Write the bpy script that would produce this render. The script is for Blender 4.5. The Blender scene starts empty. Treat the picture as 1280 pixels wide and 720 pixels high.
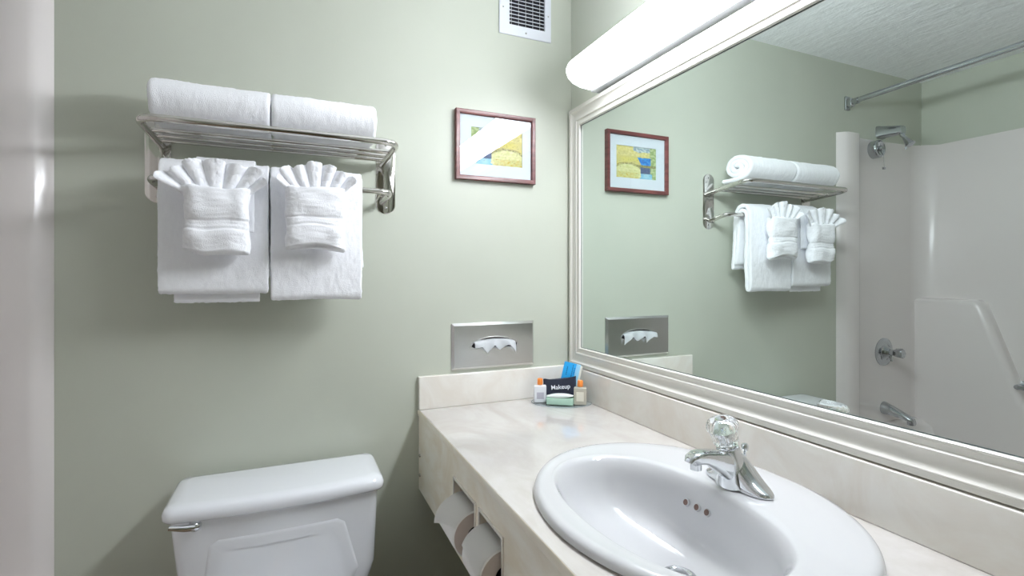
import bpy, bmesh, math, random
from mathutils import Vector, Matrix, noise

S = bpy.context.scene
C = S.collection
R = math.radians
PI = math.pi

# ------------------------------------------------------------------ camera
cam = bpy.data.objects.new('camera', bpy.data.cameras.new('camera'))
C.objects.link(cam)
cam.data.sensor_width = 36.0
cam.data.lens = 36.0 * 629.7 / 1280
cam.data.shift_y = -16.0 / 1280
cam.data.clip_start = 0.02
cam.location = (-0.9334, -1.6, 1.27)
cam.rotation_euler = (PI / 2, 0, -0.4112)
S.camera = cam

# ------------------------------------------------------------------ world, light levels, exposure
w = bpy.data.worlds.new('world'); S.world = w; w.use_nodes = True
w.node_tree.nodes['Background'].inputs[0].default_value = (0.8, 0.85, 0.9, 1)
w.node_tree.nodes['Background'].inputs[1].default_value = 0.0
LAMP = 43.0           # strength of the vanity light's diffuser
LAMP_COL = (0.93, 0.97, 1.03)
HALL = 2.5          # strength of the warm fill lamp added in the unseen entry
S.view_settings.view_transform = 'Standard'
S.view_settings.look = 'None'
S.view_settings.gamma = 1
S.view_settings.use_curve_mapping = False
S.view_settings.exposure = 0.33
S.cycles.max_bounces = 12
S.cycles.diffuse_bounces = 8
S.cycles.glossy_bounces = 8
S.cycles.transmission_bounces = 10
S.cycles.transparent_max_bounces = 12
S.cycles.sample_clamp_indirect = 4.0
S.cycles.blur_glossy = 0.1
S.cycles.use_denoising = True

# ------------------------------------------------------------------ materials
def srgb(r, g, b):
    f = lambda c: (c / 255 / 12.92) if c / 255 <= 0.04045 else ((c / 255 + 0.055) / 1.055) ** 2.4
    return (f(r), f(g), f(b), 1)

def mat(name, col, rough=0.5, metal=0.0, **kw):
    m = bpy.data.materials.new(name); m.use_nodes = True
    b = m.node_tree.nodes['Principled BSDF']
    b.inputs['Base Color'].default_value = col if len(col) == 4 else (*col, 1)
    b.inputs['Roughness'].default_value = rough
    b.inputs['Metallic'].default_value = metal
    for k, v in kw.items():
        b.inputs[k.replace('_', ' ')].default_value = v
    return m

def nn(m, t, **kw):
    n = m.node_tree.nodes.new(t)
    for k, v in kw.items(): setattr(n, k, v)
    return n

def lk(m, a, ao, b, bi): m.node_tree.links.new(a.outputs[ao], b.inputs[bi])

def bump(m, scale, strength, dist=0.002, detail=4, typ='noise', stretch=None, prev=None, rough=0.5):
    b = m.node_tree.nodes['Principled BSDF']
    tc = nn(m, 'ShaderNodeTexCoord'); mp = nn(m, 'ShaderNodeMapping')
    if stretch: mp.inputs['Scale'].default_value = stretch
    if typ == 'noise':
        t = nn(m, 'ShaderNodeTexNoise'); t.inputs['Detail'].default_value = detail; t.inputs['Roughness'].default_value = rough; out = 'Fac'
    else:
        t = nn(m, 'ShaderNodeTexVoronoi'); out = 'Distance'
    t.inputs['Scale'].default_value = scale
    bp = nn(m, 'ShaderNodeBump'); bp.inputs['Strength'].default_value = strength; bp.inputs['Distance'].default_value = dist
    lk(m, tc, 'Object', mp, 'Vector'); lk(m, mp, 'Vector', t, 'Vector'); lk(m, t, out, bp, 'Height')
    if prev: lk(m, prev, 'Normal', bp, 'Normal')
    lk(m, bp, 'Normal', b, 'Normal')
    return bp

def tint(m, c1, c2, scale, detail=4, lo=0.35, hi=0.65, stretch=None, dist=0.0, rough=0.5):
    b = m.node_tree.nodes['Principled BSDF']
    tc = nn(m, 'ShaderNodeTexCoord'); mp = nn(m, 'ShaderNodeMapping')
    if stretch: mp.inputs['Scale'].default_value = stretch
    t = nn(m, 'ShaderNodeTexNoise'); t.inputs['Scale'].default_value = scale; t.inputs['Detail'].default_value = detail
    t.inputs['Distortion'].default_value = dist; t.inputs['Roughness'].default_value = rough
    r = nn(m, 'ShaderNodeValToRGB'); r.color_ramp.elements[0].position = lo; r.color_ramp.elements[1].position = hi
    r.color_ramp.elements[0].color = c1; r.color_ramp.elements[1].color = c2
    lk(m, tc, 'Object', mp, 'Vector'); lk(m, mp, 'Vector', t, 'Vector'); lk(m, t, 'Fac', r, 'Fac'); lk(m, r, 'Color', b, 'Base Color')
    return r

WALL = mat('green_wall_paint', srgb(196, 203, 191), 0.42)
tint(WALL, srgb(189, 193, 180), srgb(193, 197, 184), 3, 3)
bump(WALL, 130, 0.12, 0.001, 3)
CEIL = mat('textured_ceiling', srgb(244, 246, 248), 0.38)
_b = bump(CEIL, 16, 1.0, 0.012, 7, stretch=(1, 0.42, 1), rough=0.64)
bump(CEIL, 7, 0.6, 0.012, 5, stretch=(0.6, 1.6, 1), prev=_b)
TRIM = mat('white_trim', srgb(226, 224, 218), 0.28)
FRAMEW = mat('mirror_frame_white', srgb(229, 226, 219), 0.25, Coat_Weight=0.3)
FLOOR = mat('floor_tile', srgb(190, 178, 160), 0.35)
tint(FLOOR, srgb(130, 108, 84), srgb(150, 130, 104), 6)
MARBLE = mat('cream_laminate', srgb(232, 226, 219), 0.08, Coat_Weight=0.4, Coat_Roughness=0.03)
tint(MARBLE, srgb(190, 184, 178), srgb(201, 197, 194), 5.5, 6, 0.36, 0.60, stretch=(1, 0.6, 1.6), dist=1.6, rough=0.6)
BSPL = mat('beige_splash', srgb(222, 214, 204), 0.16, Coat_Weight=0.3, Coat_Roughness=0.1)
tint(BSPL, srgb(231, 224, 215), srgb(240, 237, 231), 6, 6, 0.36, 0.62, dist=1.2, rough=0.6)
APRON = mat('travertine_apron', srgb(214, 203, 184), 0.3)
tint(APRON, srgb(238, 228, 208), srgb(250, 246, 234), 5, 6, 0.38, 0.6, stretch=(1, 0.5, 1), dist=2.4, rough=0.6)
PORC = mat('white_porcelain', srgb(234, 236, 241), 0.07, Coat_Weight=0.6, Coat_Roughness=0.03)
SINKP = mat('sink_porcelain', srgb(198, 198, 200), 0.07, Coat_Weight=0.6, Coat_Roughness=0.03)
SHELL = mat('fibreglass_white', srgb(221, 215, 213), 0.24, Coat_Weight=0.25, Coat_Roughness=0.14)
CHROME = mat('chrome', (0.74, 0.76, 0.78), 0.05, 1.0)
AGED_DARK = mat('aged_dark_chrome', (0.50, 0.52, 0.54), 0.12, 1.0)  # grey for age and for dark room reflections put into the colour
NICKEL = mat('polished_nickel', (0.68, 0.66, 0.63), 0.07, 1.0)
STEEL = mat('brushed_steel', (0.66, 0.66, 0.65), 0.24, 1.0)
bump(STEEL, 260, 0.05, 0.0006, 2, stretch=(0.05, 1, 1))
OVERF = mat('overflow_dark', srgb(96, 74, 66), 0.6)  # colour of dark discs painted for the shade inside the overflow holes
DARK = mat('dark_void', srgb(24, 22, 30), 0.7)
TERRY = mat('white_terry', srgb(244, 245, 249), 0.95, Sheen_Weight=0.25, Sheen_Roughness=0.6)
_b = bump(TERRY, 520, 0.55, 0.0018, 2)
bump(TERRY, 150, 0.22, 0.002, 3, prev=_b)
CLOTH = mat('white_cloth', srgb(243, 244, 248), 0.95, Sheen_Weight=0.2)
bump(CLOTH, 420, 0.3, 0.001, 2)
BAND = mat('woven_band', srgb(240, 241, 245), 0.8)
bump(BAND, 240, 0.2, 0.0008, 1, stretch=(1, 0.1, 0.1))
PAPER = mat('toilet_paper', srgb(244, 243, 241), 0.9)
bump(PAPER, 300, 0.15, 0.0008, 2)
PAPERE = mat('paper_roll_end', srgb(214, 202, 196), 0.95)
TISS = mat('tissue', srgb(243, 245, 248), 0.9)
MAHOG = mat('mahogany', srgb(104, 58, 56), 0.42, Coat_Weight=0.1)
tint(MAHOG, srgb(88, 47, 46), srgb(116, 66, 63), 12, 5, stretch=(1, 1, 6))
MAT_ = mat('mat_board', srgb(226, 231, 238), 0.8)
VENTM = mat('vent_enamel', srgb(222, 225, 232), 0.35)
NAVY = mat('navy_pouch', srgb(16, 22, 42), 0.75)
WHITEINK = mat('white_lettering', srgb(235, 238, 245), 0.6)
BLUEP = mat('blue_wrapper', srgb(40, 158, 222), 0.35)
BLUEL = mat('pale_blue_wrapper', srgb(150, 205, 236), 0.35)
CREAMP = mat('cream_card', srgb(226, 222, 208), 0.5)
INK = mat('dark_blue_ink', srgb(20, 80, 130), 0.6)
MINT = mat('mint_box', srgb(184, 216, 198), 0.4)
MINTW = mat('white_wrapper', srgb(228, 234, 232), 0.45)
LOTION = mat('lotion_bottle', srgb(226, 228, 233), 0.25)
AMBER = mat('pale_shampoo_bottle', srgb(214, 208, 192), 0.12, Transmission_Weight=0.25)
ORANGE = mat('orange_cap', srgb(238, 140, 62), 0.35)
GREYP = mat('grey_label', srgb(180, 178, 190), 0.6)
DOORM = mat('door_paint', srgb(222, 220, 212), 0.35)
SILVER = mat('mirror_silver', (0.80, 0.87, 0.845), 0.0, 1.0)
BEZEL = mat('mirror_edge', srgb(60, 78, 76), 0.3)
ACRYL = mat('clear_acrylic', (1, 1, 1), 0.02, 0, Transmission_Weight=1.0, IOR=1.42)

def glassy(name, col=(1, 1, 1, 1), ior=1.5):
    m = bpy.data.materials.new(name); m.use_nodes = True
    nt = m.node_tree; nt.nodes.remove(nt.nodes['Principled BSDF'])
    o = nt.nodes['Material Output']
    t = nn(m, 'ShaderNodeBsdfTransparent'); t.inputs[0].default_value = col
    g = nn(m, 'ShaderNodeBsdfGlossy'); g.inputs['Roughness'].default_value = 0.0
    f = nn(m, 'ShaderNodeFresnel'); f.inputs[0].default_value = ior
    mx = nn(m, 'ShaderNodeMixShader')
    ge = nn(m, 'ShaderNodeNewGeometry'); sb = nn(m, 'ShaderNodeMath', operation='SUBTRACT', use_clamp=True)
    lk(m, f, 0, sb, 0); lk(m, ge, 'Backfacing', sb, 1)
    lk(m, sb, 0, mx, 0); lk(m, t, 0, mx, 1); lk(m, g, 0, mx, 2); lk(m, mx, 0, o, 0)
    return m
GLASS = glassy('picture_glass', (0.96, 0.97, 0.97, 1), 1.75)
TRIMG = mat('tray_rim', srgb(170, 178, 184), 0.15, 0.5)
TRAYG = glassy('tray_glass', (0.93, 0.96, 0.97, 1), 1.6)

LIGHT = mat('lamp_acrylic', (1, 1, 1), 0.3)
LIGHT.node_tree.nodes['Principled BSDF'].inputs['Emission Color'].default_value = (*LAMP_COL, 1)
LIGHT.node_tree.nodes['Principled BSDF'].inputs['Emission Strength'].default_value = LAMP

# diffuser glow ramped down towards its two ends, shaped to dim the nearby wall
tc = nn(LIGHT, 'ShaderNodeTexCoord'); sx = nn(LIGHT, 'ShaderNodeSeparateXYZ'); ab = nn(LIGHT, 'ShaderNodeMath', operation='ABSOLUTE'); mr = nn(LIGHT, 'ShaderNodeMapRange', interpolation_type='SMOOTHSTEP')
lk(LIGHT, tc, 'Object', sx, 0); ofs = nn(LIGHT, 'ShaderNodeMath', operation='ADD'); ofs.inputs[1].default_value = 0.0175
lk(LIGHT, sx, 'Y', ofs, 0); lk(LIGHT, ofs, 0, ab, 0); lk(LIGHT, ab, 0, mr, 0)
mr.inputs[1].default_value = .22; mr.inputs[2].default_value = .58; mr.inputs[3].default_value = LAMP; mr.inputs[4].default_value = LAMP * .08
lk(LIGHT, mr, 0, LIGHT.node_tree.nodes['Principled BSDF'], 'Emission Strength')
CAPM = mat('lamp_end_plastic', (1, 1, 1), 0.3)
CAPM.node_tree.nodes['Principled BSDF'].inputs['Emission Color'].default_value = (*LAMP_COL, 1)
CAPM.node_tree.nodes['Principled BSDF'].inputs['Emission Strength'].default_value = 1.3

# ------------------------------------------------------------------ helpers
ORIG = {}

def obj(name, bm, m, parent=None, smooth=40, origin=None):
    """Links bm (built in world coordinates) as one mesh object."""
    me = bpy.data.meshes.new(name)
    if parent is not None: o0 = ORIG[parent.name]
    elif origin is not None: o0 = Vector(origin)
    else: o0 = Vector((0, 0, 0))
    bmesh.ops.recalc_face_normals(bm, faces=bm.faces)
    bmesh.ops.translate(bm, verts=bm.verts, vec=-o0)
    if smooth:
        for f in bm.faces: f.smooth = True
        lim = R(smooth)
        for e in bm.edges:
            if len(e.link_faces) == 2 and e.calc_face_angle(0) > lim: e.smooth = False
    bm.to_mesh(me); bm.free()
    o = bpy.data.objects.new(name, me)
    C.objects.link(o)
    for x in (m if isinstance(m, (list, tuple)) else [m]): me.materials.append(x)
    if parent is not None: o.parent = parent
    else: o.location = o0
    ORIG[o.name] = o0
    return o

def thing(name, label, cat, loc, group=None):
    o = bpy.data.objects.new(name, None); C.objects.link(o)
    o.location = loc; o.empty_display_size = 0.05
    o['label'] = label; o['category'] = cat
    if group: o['group'] = group
    ORIG[o.name] = Vector(loc)
    return o

def tag(o, label, cat, group=None):
    o['label'] = label; o['category'] = cat
    if group: o['group'] = group
    return o

def struct(name, bm, m, smooth=40):
    o = obj(name, bm, m, None, smooth); o['kind'] = 'structure'; return o

def NB(): return bmesh.new()

def xf(bm, M, start=0):
    bm.verts.ensure_lookup_table()
    for v in bm.verts[start:]: v.co = M @ v.co

def box(bm, lo, hi, bev=0, segs=2, M=None):
    n0 = len(bm.verts)
    lo = Vector(lo); hi = Vector(hi)
    r = bmesh.ops.create_cube(bm, size=1)
    vs = r['verts']
    for v in vs:
        v.co = Vector([lo[i] if v.co[i] < 0 else hi[i] for i in range(3)])
    if bev:
        es = list({e for v in vs for e in v.link_edges})
        bmesh.ops.bevel(bm, geom=es, offset=bev, segments=segs, affect='EDGES', profile=0.6)
    if M is not None:
        bm.verts.ensure_lookup_table()
        for v in bm.verts[n0:]: v.co = M @ v.co
    return bm

def loft(bm, rings, cap0=True, cap1=True, closed=True):
    vr = [[bm.verts.new(p) for p in r] for r in rings]
    n = len(vr[0])
    for a, b in zip(vr, vr[1:]):
        for i in range(n if closed else n - 1):
            j = (i + 1) % n
            try: bm.faces.new((a[i], a[j], b[j], b[i]))
            except ValueError: pass
    if cap0 and closed: bm.faces.new(vr[0][::-1])
    if cap1 and closed: bm.faces.new(vr[-1])
    return vr

def frame_of(d, up=Vector((0, 0, 1))):
    d = d.normalized()
    if abs(d.dot(up)) > 0.97: up = Vector((0, 1, 0))
    a = d.cross(up).normalized(); b = a.cross(d).normalized()
    return a, b

def tube(bm, pts, r, n=12, caps=True):
    pts = [Vector(p) for p in pts]
    rings = []
    a = None
    for i, p in enumerate(pts):
        d = (pts[min(i + 1, len(pts) - 1)] - pts[max(i - 1, 0)]).normalized()
        if a is None: a, b = frame_of(d)
        else:
            a = (a - d * a.dot(d)).normalized(); b = a.cross(d).normalized()
        rr = r[i] if isinstance(r, (list, tuple)) else r
        rings.append([p + (a * math.cos(t) + b * math.sin(t)) * rr for t in [2 * PI * k / n for k in range(n)]])
    loft(bm, rings, caps, caps)
    return bm

def round_path(pts, rad, k=6):
    pts = [Vector(p) for p in pts]
    out = [pts[0]]
    for i in range(1, len(pts) - 1):
        p = pts[i]; d0 = (pts[i - 1] - p); d1 = (pts[i + 1] - p)
        rr = min(rad, d0.length * 0.49, d1.length * 0.49)
        A = p + d0.normalized() * rr; B = p + d1.normalized() * rr
        for j in range(k + 1):
            t = j / k
            out.append(A * (1 - t) ** 2 + p * 2 * t * (1 - t) + B * t * t)
    out.append(pts[-1])
    return out

def lathe(bm, prof, base, axis=(0, 0, 1), n=32, cap0=True, cap1=True, flute=None):
    base = Vector(base); d = Vector(axis).normalized(); a, b = frame_of(d)
    rings = []
    for q in prof:
        h, r = q[0], q[1]
        ring = []
        for k in range(n):
            t = 2 * PI * k / n
            rr = r
            if flute: rr = r * (1 + flute(h, t))
            ring.append(base + d * h + (a * math.cos(t) + b * math.sin(t)) * max(rr, 1e-5))
        rings.append(ring)
    loft(bm, rings, cap0, cap1)
    return bm

def cutslab(outer, holes, to3, depth):
    """2-D outline with holes, filled and extruded by the vector depth."""
    bm = NB()
    es = []
    for loop in [outer] + holes:
        vs = [bm.verts.new(to3(*p)) for p in loop]
        for i in range(len(vs)): es.append(bm.edges.new((vs[i], vs[(i + 1) % len(vs)])))
    bmesh.ops.triangle_fill(bm, edges=es, use_beauty=True)
    r = bmesh.ops.extrude_face_region(bm, geom=list(bm.faces))
    bmesh.ops.translate(bm, verts=[v for v in r['geom'] if isinstance(v, bmesh.types.BMVert)], vec=depth)
    return bm

def rrect(x0, y0, x1, y1, r, k=5):
    out = []
    for cx, cy, a0 in ((x1 - r, y1 - r, 0), (x0 + r, y1 - r, 90), (x0 + r, y0 + r, 180), (x1 - r, y0 + r, 270)):
        for j in range(k + 1):
            t = R(a0 + 90 * j / k); out.append((cx + r * math.cos(t), cy + r * math.sin(t)))
    return out

def ell(cx, cy, a, b, n=64, p=2.0):
    out = []
    for k in range(n):
        t = 2 * PI * k / n; c, s = math.cos(t), math.sin(t)
        out.append((cx + a * math.copysign(abs(c) ** (2 / p), c), cy + b * math.copysign(abs(s) ** (2 / p), s)))
    return out

def jitter(bm, amp, scale, seed=0, fn=None):
    bm.normal_update()
    o = Vector((seed * 3.1, seed * 1.7, seed * 5.3))
    for v in bm.verts:
        v.co += v.normal * (noise.noise(v.co * scale + o) * amp)

# ------------------------------------------------------------------ room shell
ZC = 2.30
XL = -2.17
YF = -2.30
def wallbox(name, lo, hi, m=WALL):
    return struct(name, box(NB(), lo, hi), m, 0)
wallbox('wall_back', (XL - .1, 0, -.02), (0.1, 0.1, ZC + .1))
wallbox('wall_right', (0, YF - .1, -.02), (0.1, 0, ZC + .1))
wallbox('wall_left', (XL - .1, YF - .1, -.02), (XL, 0, ZC + .1))
wallbox('wall_partition', (XL, -1.66, 0), (-1.50, -1.555, ZC))
wallbox('ceiling', (XL, YF, ZC), (0, 0, ZC + .1), CEIL)
wallbox('floor', (XL - .1, YF - 1.8, -.1), (0.1, 0, 0), FLOOR)
# front wall with a doorway to a small entry
f = cutslab([(XL, 0), (-1.35, 0), (-1.35, 2.04), (-.55, 2.04), (-.55, 0), (0, 0), (0, ZC), (XL, ZC)], [],
            lambda a, b: Vector((a, YF, b)), Vector((0, -.1, 0)))
struct('wall_front', f, WALL, 0)
f = cutslab([(-1.42, 0), (-1.35, 0), (-1.35, 2.04), (-.55, 2.04), (-.55, 0), (-.48, 0), (-.48, 2.11), (-1.42, 2.11)], [],
            lambda a, b: Vector((a, YF, b)), Vector((0, .015, 0)))
struct('trim_1', f, TRIM, 0)
wallbox('wall_entry_left', (XL - .1, YF - 1.8, 0), (XL, YF - .1, ZC + .1))
wallbox('wall_entry_right', (0, YF - 1.8, 0), (.1, YF - .1, ZC + .1))
wallbox('wall_entry_back', (XL - .1, YF - 1.9, 0), (.1, YF - 1.8, ZC + .1))
wallbox('ceiling_entry', (XL, YF - 1.8, ZC), (0, YF, ZC + .1), CEIL)
struct('baseboard_back', box(NB(), (-1.455, -.012, 0), (0, 0, .09), .004), TRIM)
struct('baseboard_right', box(NB(), (-.012, YF, 0), (0, -.012, .09), .004), TRIM)
# door leaf, opened into the entry
d = struct('door_1', box(NB(), (-1.39, YF - .90, .01), (-1.352, YF - .10, 2.03), .003), DOORM)
bm = NB(); lathe(bm, [(0, .026), (.006, .026), (.008, .011), (.04, .011), (.045, .024), (.06, .027), (.072, .02), (.075, .001)], (-1.352, YF - .84, 1.0), (1, 0, 0), 24)
obj('door_handle', bm, CHROME, d)
t = thing('fill_lamp', 'round frosted ceiling lamp added as warm fill in the unseen entry', 'lamp', (-1.0, YF - .9, ZC))  # added lamp, out of view, for warm fill from behind the camera
bm = NB(); lathe(bm, [(0, .15), (.02, .15), (.022, .14)], (-1.0, YF - .9, ZC), (0, 0, -1), 32); obj('base', bm, CHROME, t)
HG = mat('globe_glow', (1, 1, 1), 0.4)
HG.node_tree.nodes['Principled BSDF'].inputs['Emission Color'].default_value = (1, .86, .70, 1)
HG.node_tree.nodes['Principled BSDF'].inputs['Emission Strength'].default_value = HALL
bm = NB(); lathe(bm, [(.022, .19), (.05, .18), (.085, .14), (.105, .07), (.11, .002)], (-1.0, YF - .9, ZC), (0, 0, -1), 32); obj('shade', bm, HG, t)

# ------------------------------------------------------------------ tub and shower surround
t = thing('shower_unit', 'glossy white moulded tub and shower surround left of the towel rack', 'bathtub', (-1.82, -.78, 0))
def surround_ring(z, grow=0.0):
    p = [(-1.475, -.0005), (-1.480, -.010), (-1.500, -.030), (-1.515, -.038), (-1.585, -.040), (-1.600, -.034), (-1.606, -.018), (-1.616, -.0135)]
    p += [(-1.80, -.013)]
    for j in range(9):
        a = R(90 * j / 8); p.append((-2.045 - .09 * math.sin(a), -.103 + .09 * math.cos(a)))
    q = [(x, -1.55 - y) for x, y in p[::-1]]
    return p + q
def ztop(x, y):
    if x > -1.61: return 1.957
    k = min(1, max(0, (-y - .05) / .12))
    return 1.946 + (.006 if x < -1.9 else 0) - .018 * k
P0 = surround_ring(0)
bm = NB()
cols = []
for (x, y) in P0:
    zt = ztop(x, max(y, -1.55 - y))
    cols.append([Vector((x, y, .50)), Vector((x, y, 1.2)), Vector((x, y, zt - .008)), Vector((x - (.002 if x < -2.1 else 0), y + (.004 if y > -.7 else -.004), zt)),
                 Vector((min(x, -1.475) if x > -2.1 else -2.165, (-.0005 if y > -.2 else -1.5495 if y < -1.35 else y), zt + .001))])
rows = list(zip(*cols))
loft(bm, rows, closed=False)
obj('wall_panel', bm, SHELL, t, 35)
# moulded shelf bulge low on the long wall
bm = cutslab([(-.005, .30), (-.005, 1.150), (-.275, 1.152), (-.30, 1.13), (-.345, 1.00), (-.415, .79), (-.445, .70), (-.50, .64), (-.62, .615), (-1.20, .615), (-1.28, .70), (-1.30, 1.15), (-1.545, 1.15), (-1.545, .30)], [],
             lambda a, b: Vector((-2.155, a, b)), Vector((.085, 0, 0)))
fe = [e for e in bm.edges if all(v.co.x > -2.10 for v in e.verts) and len(e.link_faces) == 2 and e.calc_face_angle(0) > .5]
bmesh.ops.bevel(bm, geom=fe, offset=.030, segments=6, affect='EDGES', profile=0.5)
obj('moulded_shelf', bm, SHELL, t, 50)
# tub
bm = NB()
def tubring(x0, y0, x1, y1, r, z): return [Vector((a, b, z)) for a, b in rrect(x0, y0, x1, y1, r, 6)]
loft(bm, [tubring(-2.165, -1.552, -1.462, -.002, .006, 0.0), tubring(-2.165, -1.552, -1.462, -.002, .006, .50),
          tubring(-2.163, -1.550, -1.468, -.004, .010, .522), tubring(-2.155, -1.545, -1.480, -.008, .02, .528),
          tubring(-2.12, -1.50, -1.53, -.05, .08, .522), tubring(-2.10, -1.465, -1.55, -.075, .09, .495),
          tubring(-2.06, -1.38, -1.59, -.12, .1, .25), tubring(-2.02, -1.33, -1.63, -.17, .1, .16), tubring(-1.95, -1.2, -1.70, -.25, .1, .14)])
obj('tub', bm, SHELL, t, 50)

t = thing('grab_bar', 'short chrome grab bar on the shower long wall, seen in the mirror', 'grab bar', (-2.08, -.41, .765))
bm = NB(); tube(bm, round_path([(-2.125, -.425, .765), (-2.065, -.425, .765), (-2.065, -.95, .765), (-2.125, -.95, .765)], .012), .0105); obj('bar', bm, AGED_DARK, t)
for yy in (-.425, -.95):
    bm = NB(); lathe(bm, [(0, .022), (.004, .022), (.006, .018)], (-2.134, yy, .765), (1, 0, 0), 24); obj('flange', bm, AGED_DARK, t)

t = thing('shower_rod', 'straight chrome shower curtain rod high in front of the tub', 'curtain rod', (-1.55, 0, 2.105))
bm = NB(); tube(bm, [(-1.55, -.03, 2.106), (-1.55, -1.53, 2.15)], .0125, 20); obj('rod', bm, AGED_DARK, t)
for yy, zz, dd in ((0, 2.105, -1), (-1.555, 2.151, 1)):
    bm = NB(); box(bm, (-1.567, min(yy, yy + dd * .011), zz - .034), (-1.533, max(yy, yy + dd * .011), zz + .034), .005, 3); br = obj('bracket', bm, AGED_DARK, t)
    bm = NB(); box(bm, (-1.566, min(yy + dd * .01, yy + dd * .035), zz - .02), (-1.534, max(yy + dd * .01, yy + dd * .035), zz + .018), .006, 3); tube(bm, [(-1.55, yy + dd * .03, zz), (-1.55, yy + dd * .06, zz)], .0155, 20); obj('socket', bm, AGED_DARK, t)

t = thing('shower_fixture', 'chrome wall shower arm with small tilted head above the surround', 'shower head', (-1.81, 0, 1.993))
bm = NB()
def rr3(cx, y, cz, hw, hh, r): return [Vector((cx + a, y, cz + b)) for a, b in rrect(-hw, -hh, hw, hh, r, 4)]
loft(bm, [rr3(-1.81, -.0005, 1.992, .032, .032, .012), rr3(-1.81, -.012, 1.992, .031, .031, .012), rr3(-1.81, -.020, 1.992, .029, .027, .01), rr3(-1.81, -.085, 1.984, .024, .021, .008), rr3(-1.81, -.110, 1.982, .021, .018, .007)])
obj('arm', bm, AGED_DARK, t)
hd = Vector((-.08, -.50, -.86)).normalized(); hp = Vector((-1.81, -.098, 1.968))
bm = NB(); lathe(bm, [(0, .008), (.014, .012), (.026, .008), (.034, .011), (.046, .012), (.050, .014), (.066, .018), (.072, .022), (.077, .022), (.079, .018), (.081, .002)], hp, hd, 28)
hh = obj('head', bm, AGED_DARK, t)
bm = NB(); tube(bm, [hp + hd * .055 + Vector((0, 0, -.012)), hp + hd * .06 + Vector((0, .012, -.032))], [.004, .0055], 10); obj('lever', bm, AGED_DARK, hh)

t = thing('clothesline_reel', 'round chrome retractable clothesline on the shower end wall', 'clothesline', (-1.735, -.013, 1.895))
bm = NB(); lathe(bm, [(0, .044), (.03, .044), (.036, .041), (.038, .034), (.034, .030), (.030, .014), (.036, .012), (.044, .010), (.047, .004)], (-1.735, -.0132, 1.895), (0, -1, 0), 36); obj('reel', bm, AGED_DARK, t)
bm = NB(); tube(bm, [(-1.735, -.062, 1.887), (-1.735, -.066, 1.80)], .0008, 5); obj('cord', bm, AGED_DARK, t)
bm = NB(); box(bm, (-1.742, -.070, 1.789), (-1.728, -.060, 1.800), .001); obj('cord_pull', bm, AGED_DARK, t)

t = thing('shower_valve', 'round chrome shower valve with lever knob on the end wall', 'valve', (-1.82, -.013, .885))
bm = NB(); lathe(bm, [(0, .070), (.004, .070), (.010, .060), (.013, .046), (.011, .040), (.014, .034), (.03, .024), (.034, .020)], (-1.82, -.0133, .882), (0, -1, 0), 36); obj('escutcheon', bm, AGED_DARK, t)
bm = NB(); lathe(bm, [(.03, .016), (.05, .014), (.056, .020), (.085, .023), (.092, .019), (.094, .002)], (-1.82, -.0133, .884), (0, -1, 0), 24, flute=lambda h, a: .10 * math.cos(5 * a) if h > .052 else 0); obj('knob', bm, AGED_DARK, t)
bm = NB(); tube(bm, [(-1.82, -.045, .872), (-1.82, -.052, .84)], [.006, .005], 10); obj('diverter', bm, AGED_DARK, t)

t = thing('tub_spout', 'dull chrome tub spout below the shower valve', 'spout', (-1.82, -.013, .60))
bm = NB()
rings = []
for (y, cz, hw, hh) in ((-.0135, .600, .031, .031), (-.018, .600, .032, .032), (-.06, .592, .027, .024), (-.10, .582, .024, .018), (-.130, .572, .022, .016), (-.148, .562, .019, .017), (-.154, .556, .012, .012)):
    rings.append([Vector((-1.82 + hw * math.cos(a), y, cz + hh * math.sin(a))) for a in [2 * PI * k / 24 for k in range(24)]])
loft(bm, rings)
sp = obj('body', bm, AGED_DARK, t)
bm = NB(); lathe(bm, [(0, .016), (.022, .015)], (-1.82, -.136, .566), (0, 0, -1), 20); obj('outlet', bm, AGED_DARK, t)

# ------------------------------------------------------------------ vanity
SX, SY = -.27, -.868          # sink centre
t = thing('vanity_counter', 'cream marbled vanity counter with backsplash and paper niches in its apron', 'counter', (-.28, -.85, .585))
YE = -1.72
bm = cutslab([(-.566, -.0006), (-.566, YE), (-.0006, YE), (-.0006, -.0006)], [ell(SX, SY, .246, .300, 64)], lambda a, b: Vector((a, b, .842)), Vector((0, 0, -.020)))
ed = [e for e in bm.edges if len(e.link_faces) == 2 and e.calc_face_angle(0) > .8 and all(v.co.x < -.56 for v in e.verts) and abs(e.verts[0].co.y - e.verts[1].co.y) > .5]
bmesh.ops.bevel(bm, geom=ed, offset=.005, segments=4, affect='EDGES', profile=.5)
bm.normal_update()
for f in bm.faces:
    if f.normal.x < -.55 and f.calc_center_median().x < -.56: f.material_index = 1
obj('worktop', bm, [MARBLE, APRON], t, 30)
bm = NB(); box(bm, (-.565, -.020, .842), (-.0205, -.0005, .947), .003, 3); obj('backsplash', bm, BSPL, t)
bm = NB(); box(bm, (-.0200, YE, .842), (-.0005, -.0005, .945), .003, 3); obj('backsplash', bm, BSPL, t)
H1 = (-.547, -.388); H2 = (-.705, -.575)
bm = cutslab([(-.001, .586), (YE, .586), (YE, .8215), (-.001, .8215)],
             [[(H1[0], .612), (H1[1], .612), (H1[1], .764), (H1[0], .764)], [(H2[0], .612), (H2[1], .612), (H2[1], .764), (H2[0], .764)]],
             lambda a, b: Vector((-.562, a, b)), Vector((.016, 0, 0)))
ap = obj('apron', bm, APRON, t, 30)
NICHE = mat('niche_laminate', srgb(205, 190, 176), 0.4)
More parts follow.
